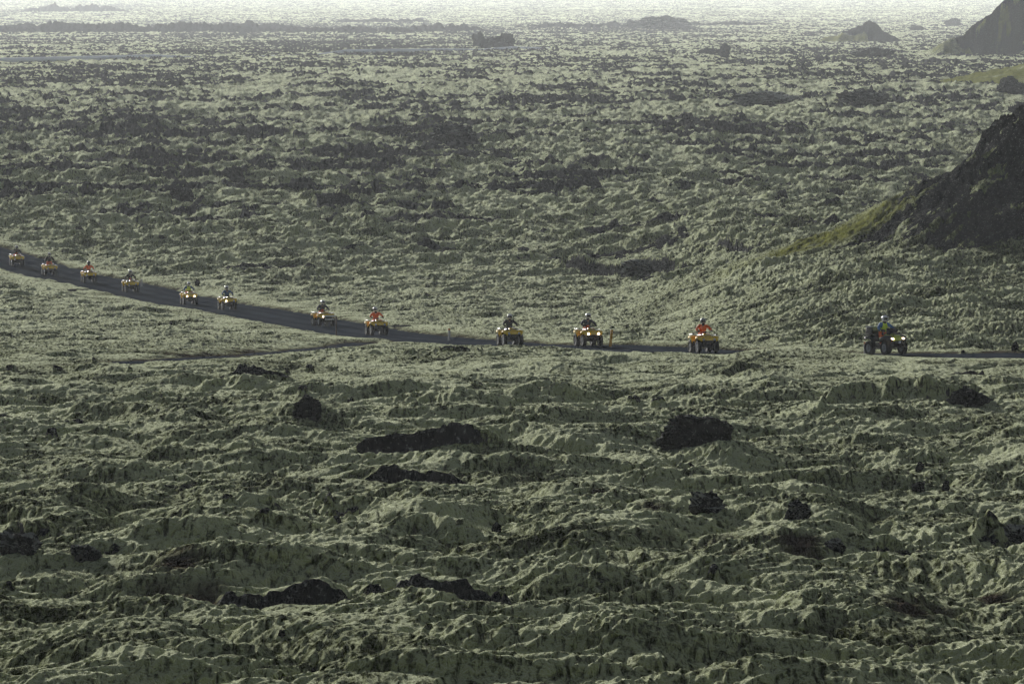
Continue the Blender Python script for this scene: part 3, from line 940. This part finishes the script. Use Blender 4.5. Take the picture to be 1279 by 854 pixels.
def cloth(name, c):
    m = dirty(name, c, 0.8, 0.28, (0.05, 0.048, 0.045), 5)
    nt = m.node_tree; N, L = nt.nodes, nt.links
    tc = N.new('ShaderNodeTexCoord'); bp = N.new('ShaderNodeBump'); bp.inputs['Distance'].default_value = 0.03; bp.inputs['Strength'].default_value = 0.8
    L.new(noise(N, L, tc.outputs['Object'], 14, 3, 0.5, 1.0), bp.inputs['Height']); L.new(bp.outputs['Normal'], N['Principled BSDF'].inputs['Normal'])
    return m


CL = {k: cloth('cloth_' + k, c) for k, c in dict(orange=(0.95, 0.17, 0.03), black=(0.018, 0.018, 0.021), navy=(0.022, 0.030, 0.050), blue=(0.030, 0.105, 0.24), hivis=(0.72, 0.92, 0.05), brightblue=(0.03, 0.17, 0.46)).items()}


def make_rider(stand):
    root = empty('person'); J = pose(stand)
    # body: one continuous surface, head, trunk, arms, legs, hands and feet
    V = [J['pel'], J['wai'], J['che'], J['nec'], J['hd0'], J['hd1']]; E = [(0, 1), (1, 2), (2, 3), (3, 4), (4, 5)]
    Rr = [(.13, .10), (.125, .09), (.15, .10), .055, (.075, .085), (.078, .09)]
    def add(p, r, a):
        V.append(p); Rr.append(r); E.append((a, len(V) - 1)); return len(V) - 1
    for s in (-1, 1):
        a = add(mx(J['sh'], s), .062, 2); b = add(mx(J['el'], s), .046, a); c = add(mx(J['ha'], s), .034, b)
        h = add(mx(J['hip'], s), .098, 0); k = add(mx(J['kn'], s), .066, h); n = add(mx(J['an'], s), .043, k)
        add((s * J['an'][0], J['an'][1] - .15, J['an'][2] - .045), .036, n)
    mesh_obj('body', skin('body', V, E, Rr), M_skin, root)
    # jacket
    V, E, Rr = [(0, J['pel'][1] - .005, J['pel'][2] + .05), J['wai'], J['che'], (0, J['nec'][1] + .01, J['nec'][2] - .03)], [(0, 1), (1, 2), (2, 3)], [(.17, .145), (.165, .135), (.19, .14), (.075, .07)]
    for s in (-1, 1):
        a = add(mx(J['sh'], s), .088, 2); b = add(mx(J['el'], s), .070, a)
        w = Vector(J['ha']).lerp(Vector(J['el']), .22); add((s * w.x, w.y, w.z), .052, b)
    mesh_obj('jacket', skin('jacket', V, E, Rr), CL['orange'], root)
    # trousers
    V, E, Rr = [J['pel']], [], [(.165, .135)]
    for s in (-1, 1):
        h = add((s * J['hip'][0], J['hip'][1] - .02, J['hip'][2]), .118, 0); k = add(mx(J['kn'], s), .092, h)
        w = Vector(J['an']).lerp(Vector(J['kn']), .15); add((s * w.x, w.y, w.z), .066, k)
    mesh_obj('trousers', skin('trousers', V, E, Rr), CL['orange'], root)
    for s in (-1, 1):
        A = J['an']
        me = skin('boot', [(s * A[0], A[1] + .01, A[2] + .10), (s * A[0], A[1], A[2] - .02), (s * A[0], A[1] - .10, A[2] - .05), (s * A[0], A[1] - .19, A[2] - .06)], [(0, 1), (1, 2), (2, 3)], [.062, .060, .048, .036])
        mesh_obj('boot', me, M_boot, root)
        # glove with palm, four fingers closed on the grip and a thumb
        H = Vector(mx(J['ha'], s))
        V, E, Rr = [tuple(H + Vector((0, .10, .045))), tuple(H + Vector((0, .035, .035)))], [(0, 1)], [.040, (.044, .028)]
        for q, ln in enumerate((.9, 1.0, .95, .8)):
            x = s * (-.038 + q * .026)
            b = add(tuple(H + Vector((x, -.012, .038))), .0115, 1)
            c = add(tuple(H + Vector((x, -.040 * ln - .004, .018))), .0105, b); add(tuple(H + Vector((x, -.030 * ln, -.016))), .0095, c)
        b = add(tuple(H + Vector((-s * .050, .012, .020))), .013, 1); add(tuple(H + Vector((-s * .056, -.018, -.006))), .011, b)
        mesh_obj('glove', skin('glove', V, E, Rr), M_glove, root)
    # helmet: shell with a face opening, chin bar, peak, visor
    hc = Vector(J['hd1']) + Vector((0, .0, -.012))
    he = MB()
    t = bmesh.new(); bmesh.ops.create_uvsphere(t, u_segments=28, v_segments=20, radius=.148)
    for v in t.verts:
        v.co.y *= 1.10; v.co.z *= 1.05
    kill = [f for f in t.faces if (lambda c: c.y < -.05 and -.075 < c.z < .045 and abs(c.x) < .115)(f.calc_center_median()) or f.calc_center_median().z < -.125]
    bmesh.ops.delete(t, geom=kill, context='FACES')
    bmesh.ops.solidify(t, geom=list(t.faces), thickness=.014)
    he._merge(t, Matrix.Translation(hc))
    he.box(hc + Vector((0, -.165, .072)), (.17, .085, .012), .005, (.28, 0, 0))
    ho = he.build('helmet', M_white, root)
    vi = MB(); vi.ball(hc + Vector((0, -.004, -.015)), .136, (1, 1.12, .62), 20, cut=((0, -.03, 0), (0, 1, 0))); vi.build('visor', M_visor, ho)
    ne = MB(); ne.lathe([(-.02, .082), (.03, .088), (.075, .080), (.085, .06)], Vector(J['nec']) + Vector((0, -.005, -.035)), 'Z', 18); ne.build('neck_warmer', CL['black'], root)
    # small parts used by some riders only
    ve_pts = [(0, J['pel'][1] - .008, J['pel'][2] + .09), J['wai'], J['che'], (0, J['nec'][1] + .01, J['nec'][2] - .05)]
    ve_pts += [(s * .165, J['che'][1] - .01, J['che'][2] + .10) for s in (-1, 1)]
    vme = skin('vest', ve_pts, [(0, 1), (1, 2), (2, 3), (2, 4), (2, 5)], [(.20, .175), (.20, .168), (.225, .178), (.12, .10), .128, .128])
    bib = skin('bib', [(0, J['pel'][1] - .02, J['pel'][2] + .07), (0, J['wai'][1] - .045, J['wai'][2] - .01), (0, J['wai'][1] - .058, J['wai'][2] + .09)], [(0, 1), (1, 2)], [(.15, .155), (.145, .118), (.10, .10)])
    return root, vme, bib


SIT = make_rider(False)
STAND = make_rider(True)


def copy_tree(o, parent=None):
    c = o.copy(); C.objects.link(c)
    if parent:
        c.parent = parent
    for ch in list(o.children):
        copy_tree(ch, c)
    return c


def remove_tree(o):
    for ch in list(o.children):
        remove_tree(ch)
    bpy.data.objects.remove(o)


def set_mat(o, m):
    o.material_slots[0].link = 'OBJECT'; o.material_slots[0].material = m


def kind(o):
    return o.name.split('.')[0]


BIKE = make_bike(M_yellow, 'quad_bike', 'yellow quad bike')
BIKE_PANEL = make_bike(M_yellow, 'quad_bike', 'yellow quad bike with silver panel', panel=True)
BIKE_LEAD = make_bike(M_lime, 'quad_bike', 'lime quad bike', lead=True)

# yaw, lights (left in picture, right in picture), jacket, trousers, extra, helmet, bike label, rider label
SPEC = [
    (12, (0, 0), 'black', 'orange', 'bib', M_white, 'yellow quad bike last in the line, at the left edge of the photo', 'rider in dark jacket and orange trousers, last in line at the left edge'),
    (14, (0, 0), 'black', 'orange', 'stand', M_white, 'yellow quad bike under the rider who stands up', 'rider in black jacket and orange trousers standing up on the bike, second from left'),
    (12, (0, 0), 'orange', 'black', '', M_dark_shell, 'yellow quad bike under the orange jacketed rider with a dark helmet, third from left', 'rider in orange jacket wearing a dark helmet, third from left'),
    (14, (0, 0), 'black', 'black', 'bib', M_white, 'yellow quad bike just left of the short white post by the road', 'rider in black with orange patch at the waist, beside the short white post'),
    (12, (1, 1), 'blue', 'orange', 'vest', M_white, 'yellow quad bike with both lamps lit under the yellow vested rider', 'rider in yellow vest over blue sleeves on a yellow quad bike'),
    (15, (1, 0), 'blue', 'black', '', M_white, 'yellow quad bike with one lamp lit under the rider in blue', 'rider in plain blue jacket and white helmet'),
    (20, (1, 1), 'navy', 'orange', 'bib', M_white, 'yellow quad bike with a silver panel across its front beside the dark post', 'rider in navy jacket on the silver fronted bike beside the dark post'),
    (15, (0, 0), 'orange', 'orange', '', M_white, 'yellow quad bike under orange rider between the dark post and the white post', 'rider in orange jacket with white helmet between the dark post and the white post'),
    (14, (0, 0), 'black', 'black', '', M_white, 'yellow quad bike under the rider dressed all in black', 'rider dressed all in black with white helmet'),
    (16, (1, 1), 'navy', 'orange', 'bib', M_white, 'yellow quad bike with both lamps lit just left of the yellow post', 'rider in dark navy jacket with orange waist just left of the yellow post'),
    (15, (0, 0), 'orange', 'orange', '', M_grey_shell, 'yellow quad bike with unlit lamps, second in the line behind the lime green leader', 'rider in orange jacket with grey helmet, directly behind the leader'),
    (30, (1, 1), 'brightblue', 'orange', 'vest', M_white, 'lime green quad bike with black cargo box leading the line', 'leader in yellow vest over bright blue sleeves on the lime green bike'),
]
road_pts = [at(*p) for p in RIDERS]
for i, (p, sp) in enumerate(zip(road_pts, SPEC)):
    yaw, lights, jk, tr, extra, hel, bl, rl = sp
    src = BIKE_LEAD if i == 11 else BIKE_PANEL if i == 6 else BIKE
    b = copy_tree(src)
    a, c = road_pts[max(i - 1, 0)], road_pts[min(i + 1, 11)]
    slope = (c.z - a.z) / (c - a).xy.length
    # stand on the road sheet
    b.location = p + Vector((0, 0, 0.02)); b.rotation_euler = (-math.atan(slope), 0, math.radians(yaw))
    if i == 11:
        b.scale = (1.05, 1.05, 1.08)
    b['label'] = bl
    for ch in b.children:
        if kind(ch) == 'headlight':
            lx = sum(v.co.x for v in ch.data.vertices) / len(ch.data.vertices)
            lit = lights[0 if lx < 0 else 1]
            set_mat(ch, M_lamp if lit else M_lens)
            ch['label'] = ('lit' if lit else 'unlit') + ' headlight'
    # handlebar turned a little
    src_r, vme, bib = STAND if extra == 'stand' else SIT
    r = copy_tree(src_r)
    Mw = Matrix.LocRotScale(b.location, b.rotation_euler, b.scale)
    r.location = Mw @ Vector((0, .16, .83))
    rv = random.Random(i * 13 + 3); k = rv.uniform(.97, 1.03)
    e = b.rotation_euler
    r.rotation_euler = (e.x + rv.uniform(-.05, .03), e.y + rv.uniform(-.035, .035), e.z + rv.uniform(-.05, .05)); r.scale = b.scale * k
    tag(r, rl, 'person', 'riders on the quad bikes')
    for ch in r.children:
        k = kind(ch)
        if k == 'jacket':
            set_mat(ch, CL[jk])
        elif k == 'trousers':
            set_mat(ch, CL[tr])
        elif k == 'helmet':
            set_mat(ch, hel); ch.rotation_euler.z = rv.uniform(-.35, .35)
    if extra == 'vest':
        mesh_obj('safety_vest', vme.copy(), CL['hivis'], r)
    if extra == 'bib':
        mesh_obj('bib', bib.copy(), CL['orange'], r)
for o in (BIKE, BIKE_PANEL, BIKE_LEAD, SIT[0], STAND[0]):
    remove_tree(o)

# ------------------------------------------------------------------ marker posts
M_postw = dirty('post_white', (0.68, 0.64, 0.60), 0.6, 0.35)
M_posto = dirty('post_orange', (0.75, 0.28, 0.05), 0.6, 0.25)
M_posty = dirty('post_yellow', (0.66, 0.33, 0.02), 0.55, 0.3)
M_postd = dirty('post_dark', (0.055, 0.030, 0.026), 0.8, 0.4)


def post(px, py, depth, hpx, wpx, m, top, label, lean=0.0, name='marker_post'):
    p = at(px, py, depth)
    s = FPX / depth; h, w = hpx / s, wpx / s
    T = terrain(np.array([p.x]), np.array([p.y]))[0][0]
    r = empty(name, (p.x, p.y, p.z - 0.02), (0, lean, 0.3)); tag(r, label, 'post')
    hb = h * (0.78 if top else 1.0)
    lo = min(0.0, float(T) - p.z) - 0.25
    m1 = MB(); m1.box((0, 0, (hb + lo) / 2), (w, w * .55, hb - lo), w * .12); m1.build('post', m, r)
    if top:
        m2 = MB(); m2.box((0, 0, hb + h * .11), (w * 1.04, w * .6, h * .22), w * .14); m2.build('top_band', top, r)
    return r


post(561, 421.5, 328, 12, 2.6, M_postw, M_posto, 'white marker post with orange top by the road edge')
post(177, 359, 455, 11, 2.2, M_postw, None, 'short plain white post behind the road, right of a rider in black')
post(762.5, 429, 297, 18, 3.2, M_posty, None, 'yellow leaning marker post beside the road', 0.10)
post(1080, 441, 268, 15, 2.4, M_postw, M_posto, 'pale pink post with orange top beside the lime green bike')
post(420, 424, 344, 30, 1.8, M_postd, None, 'tall thin dark brown post on the near edge of the road')

# ------------------------------------------------------------------ lava rocks
def rock_mesh(name, seed, sx, sy, sz, cuts=9, lumpy=0.22):
    rnd = random.Random(seed)
    bm = bmesh.new(); bmesh.ops.create_icosphere(bm, subdivisions=5, radius=1.0)
    planes = []
    for _ in range(cuts):
        n = Vector((rnd.gauss(0, 1), rnd.gauss(0, 1), rnd.gauss(0, .8))).normalized(); planes.append((n, rnd.uniform(.55, .9)))
    s0 = (sx * sy * sz) ** (1 / 3)
    co = np.array([(v.co.x * sx / s0, v.co.y * sy / s0, v.co.z * sz / s0) for v in bm.verts], np.float32)
    o = np.float32(seed * 7.13)
    n1 = perlin(co[:, 0] * 1.3 + o, co[:, 1] * 1.3 + co[:, 2] * 1.9, seed) ; n2 = perlin(co[:, 0] * 3.7 + co[:, 1] * 2.1 + o, co[:, 2] * 3.7 - co[:, 1] * 2.0, seed + 1)
    n3 = perlin(co[:, 0] * 9 + co[:, 1] * 5 + o, co[:, 2] * 9 - co[:, 1] * 6, seed + 2)
    for v, a, b, c in zip(bm.verts, n1, n2, n3):
        p = v.co.copy()
        for n, d in planes:
            e = p.dot(n) - d
            if e > 0:
                p -= n * e * 0.85
        p *= 1 + lumpy * float(a) * 1.3 + lumpy * .8 * abs(float(b)) + lumpy * .75 * float(c)
        v.co = Vector((p.x * sx, p.y * sy, p.z * sz))
    me = bpy.data.meshes.new(name); bm.to_mesh(me); bm.free()
    me.polygons.foreach_set('use_smooth', [True] * len(me.polygons))
    me.set_sharp_from_angle(angle=math.radians(35))
    return me


def rock(px, py, w, h, seed, label, m=None, deep=0.8, peak=1.0, cat='rock', name='lava_rock', group=None, ymin=100.0):
    """px, py: middle of the foot in the photo; w, h in photo pixels"""
    p = hit(px, py, ymin)
    s = FPX / p.y
    W, Hh = w / s, h / s
    me = rock_mesh(name, seed, W / 2 * 1.1, W / 2 * deep, Hh * .72)
    me.materials.append(m or M_rock)
    o = bpy.data.objects.new(name, me); C.objects.link(o)
    o.location = p + Vector((0, W / 2 * deep * .55, Hh * .25)); tag(o, label, cat, group)
    return o


rock(873, 556, 78, 38, 3, 'large black lava boulder standing clear in the moss below the road', deep=.7)
rock(386, 521, 34, 24, 7, 'dark rounded lava rock left of the two mossy ledges')
rock(1181, 613, 9, 15, 9, 'small pointed black rock leaning in the moss at right', deep=.5)
rock(1148, 613, 17, 11, 10, 'small squat black rock beside the small pointed rock')
rock(1149, 588, 11, 10, 11, 'little black knob of rock above the small pointed rock')
rock(882, 640, 46, 26, 12, 'slanting dark lava slab right of the brown soil trail', M_rock_moss, deep=.6)
rock(996, 648, 34, 22, 13, 'dark mossy lava hump in the right foreground moss', M_rock_moss, deep=.7)
rock(620, 664, 11, 12, 14, 'tiny dark rock alone in the middle of the foreground moss')
rock(1215, 508, 50, 20, 15, 'dark rock cluster in the moss below the road at far right')
rock(352, 795, 8, 9, 16, 'tiny black stone in the lower left foreground')
rock(1042, 688, 26, 14, 17, 'dark mossy rock at the foot of the long ridge in right foreground', M_rock_moss)
rock(105, 700, 34, 22, 18, 'dark knobbly rock in the left foreground near the edge', M_rock_moss)
rock(22, 690, 50, 26, 19, 'broad dark rock at the left edge of the foreground', M_rock_moss)
rock(1268, 678, 40, 22, 20, 'dark mossy rock cut by the right edge of the photo', M_rock_moss)
rock(228, 250, 24, 19, 22, 'dark peaked rock standing above the plain behind the riders at left', ymin=500)
rock(292, 225, 24, 16, 23, 'dark blocky rock on the plain up and right of the peaked rock', ymin=500)
rock(246, 357, 6, 8, 24, 'small dark stone behind the rider in yellow vest', ymin=430)
rock(904, 68, 14, 15, 25, 'lone upright boulder on the hazy far plain', deep=.6, ymin=700)
rock(888, 68, 24, 7, 26, 'low rock touching the left side of the lone upright boulder', ymin=700)
rock(1078, 128, 58, 15, 27, 'flat dark rock outcrop on the far plain below the pointed mound', ymin=500)
rock(957, 130, 74, 12, 28, 'long flat mossy outcrop left of the flat dark one on the far plain', M_rock_moss, ymin=500)
rock(1264, 117, 32, 20, 29, 'dark knobbly rock at the foot of the grassy slope at right edge', ymin=700)
rock(1090, 69, 44, 11, 30, 'low dark rock just below the pointed mound in the haze', ymin=900)
rock(1145, 38, 16, 7, 31, 'small hazy rock between the pointed mound and the distant hill', ymin=1200)
rock(566, 171, 64, 14, 32, 'long flat topped dark rock in the middle of the plain', ymin=500)
rock(492, 166, 44, 9, 33, 'low dark rock left of the long flat topped rock', ymin=500)
rock(599, 58, 19, 16, 35, 'hazy upright block at the left end of the castle like rocks', deep=.5, ymin=900)
rock(617, 58, 26, 12, 34, 'low jagged middle of the castle like rock group in the haze', deep=.5, ymin=900)
rock(634, 58, 19, 17, 43, 'hazy pointed tower at the right end of the castle like rocks', deep=.5, ymin=900)
rock(808, 340, 66, 14, 36, 'low dark mossy mound of rock behind the yellow post', M_rock_moss, ymin=330)
rock(1192, 32, 22, 8, 37, 'low rock at the left foot of the distant hill', ymin=1000)
rock(830, 36, 70, 15, 38, 'broad hazy lava hump on the skyline of the plain', ymin=1200)
rock(1268, 437, 9, 9, 41, 'small dark stone on the bank behind the road at right edge')
rock(1203, 441, 5, 4, 42, 'tiny dark stone on the far road edge right of the leader')


# ------------------------------------------------------------------ pipeline on the plain
def pipeline():
    pts = [at(px, py - up, base_hit(px, py)[1]) for px, py, up in ((-60, 83, 5.5), (192, 76, 4.5), (250, 74.5, 0), (395, 70.6, 0), (430, 70, 5), (545, 67.5, 4), (600, 66, 2), (640, 64.8, 4), (700, 63, 0))]
    a = pts[0]
    r = empty('pipeline', tuple(a)); tag(r, 'thin pale grey steel pipeline crossing the hazy lava plain at upper left', 'pipeline')
    m = MB(); loc = [p - a for p in pts]
    m.tube(loc, .80, 12); m.build('pipe', M_pipe, r)
    for k in range(40):
        t = k / 39 * (len(loc) - 1); i = min(int(t), len(loc) - 2)
        p = loc[i].lerp(loc[i + 1], t - i)
        q = MB(); q.box((p.x, p.y, p.z - 1.5), (.3, .3, 1.7), .03); q.box((p.x, p.y, p.z - .72), (1.3, .5, .2), .02); q.build('support', M_steel, r)


M_pipe = dirty('pipe_cladding', (0.66, 0.70, 0.76), 0.4, 0.15, (0.4, 0.4, 0.4), 0.5)
pipeline()

# ------------------------------------------------------------------ haze
HAZE = 0.000065
bm = bmesh.new(); bmesh.ops.create_cube(bm, size=1)
me = bpy.data.meshes.new('haze'); bm.to_mesh(me); bm.free()
hz = bpy.data.objects.new('haze', me); C.objects.link(hz); hz['kind'] = 'stuff'
hz.scale = (40000, 26000, 260); hz.location = (0, 12500, -96)
m = bpy.data.materials.new('haze_air'); m.use_nodes = True
nt = m.node_tree; nt.nodes.clear()
out = nt.nodes.new('ShaderNodeOutputMaterial'); pv = nt.nodes.new('ShaderNodeVolumePrincipled')
pv.inputs['Color'].default_value = (0.91, 0.955, 1.0, 1); pv.inputs['Density'].default_value = HAZE; pv.inputs['Anisotropy'].default_value = 0.3
pv.inputs['Density Attribute'].default_value = ''
nt.links.new(pv.outputs[0], out.inputs['Volume']); me.materials.append(m)

# ------------------------------------------------------------------ light, sky, camera
SUN_EL, SUN_AZ = 11.5, -20.0       # azimuth measured from straight ahead, negative = left
el, az = math.radians(SUN_EL), math.radians(SUN_AZ)
sd = Vector((math.sin(az) * math.cos(el), math.cos(az) * math.cos(el), math.sin(el)))
sun = bpy.data.lights.new('sun', 'SUN'); sun.energy = 5.0; sun.angle = math.radians(1.2); sun.color = (1.0, 0.975, 0.925)
so = bpy.data.objects.new('sun', sun); C.objects.link(so); so.rotation_euler = sd.to_track_quat('Z', 'Y').to_euler(); so.location = (0, 0, 80)
w = bpy.data.worlds.new('World'); scene.world = w; w.use_nodes = True
nt = w.node_tree; bg = nt.nodes['Background']
sky = nt.nodes.new('ShaderNodeTexSky'); sky.sky_type = 'NISHITA'; sky.sun_disc = False
sky.sun_elevation = el; sky.sun_rotation = az; sky.dust_density = 0.5; sky.air_density = 0.55
hs = nt.nodes.new('ShaderNodeHueSaturation'); hs.inputs['Saturation'].default_value = 0.45
nt.links.new(sky.outputs[0], hs.inputs['Color']); nt.links.new(hs.outputs[0], bg.inputs[0]); bg.inputs[1].default_value = 0.05

cam = bpy.data.cameras.new('camera'); co = bpy.data.objects.new('camera', cam); C.objects.link(co)
cam.sensor_width = 36; cam.lens = FPX / 1279 * 36; cam.clip_start = 1; cam.clip_end = 40000
co.location = (0, 0, CAMZ); co.rotation_euler = (PI / 2 - PITCH, 0, 0); scene.camera = co

vs = scene.view_settings
vs.view_transform = 'Standard'; vs.look = 'None'; vs.gamma = 1; vs.exposure = 0.45; vs.use_curve_mapping = False
cy = scene.cycles
cy.max_bounces = 4; cy.diffuse_bounces = 2; cy.glossy_bounces = 2; cy.volume_bounces = 1; cy.transmission_bounces = 2
cy.use_denoising = True; cy.use_adaptive_sampling = False
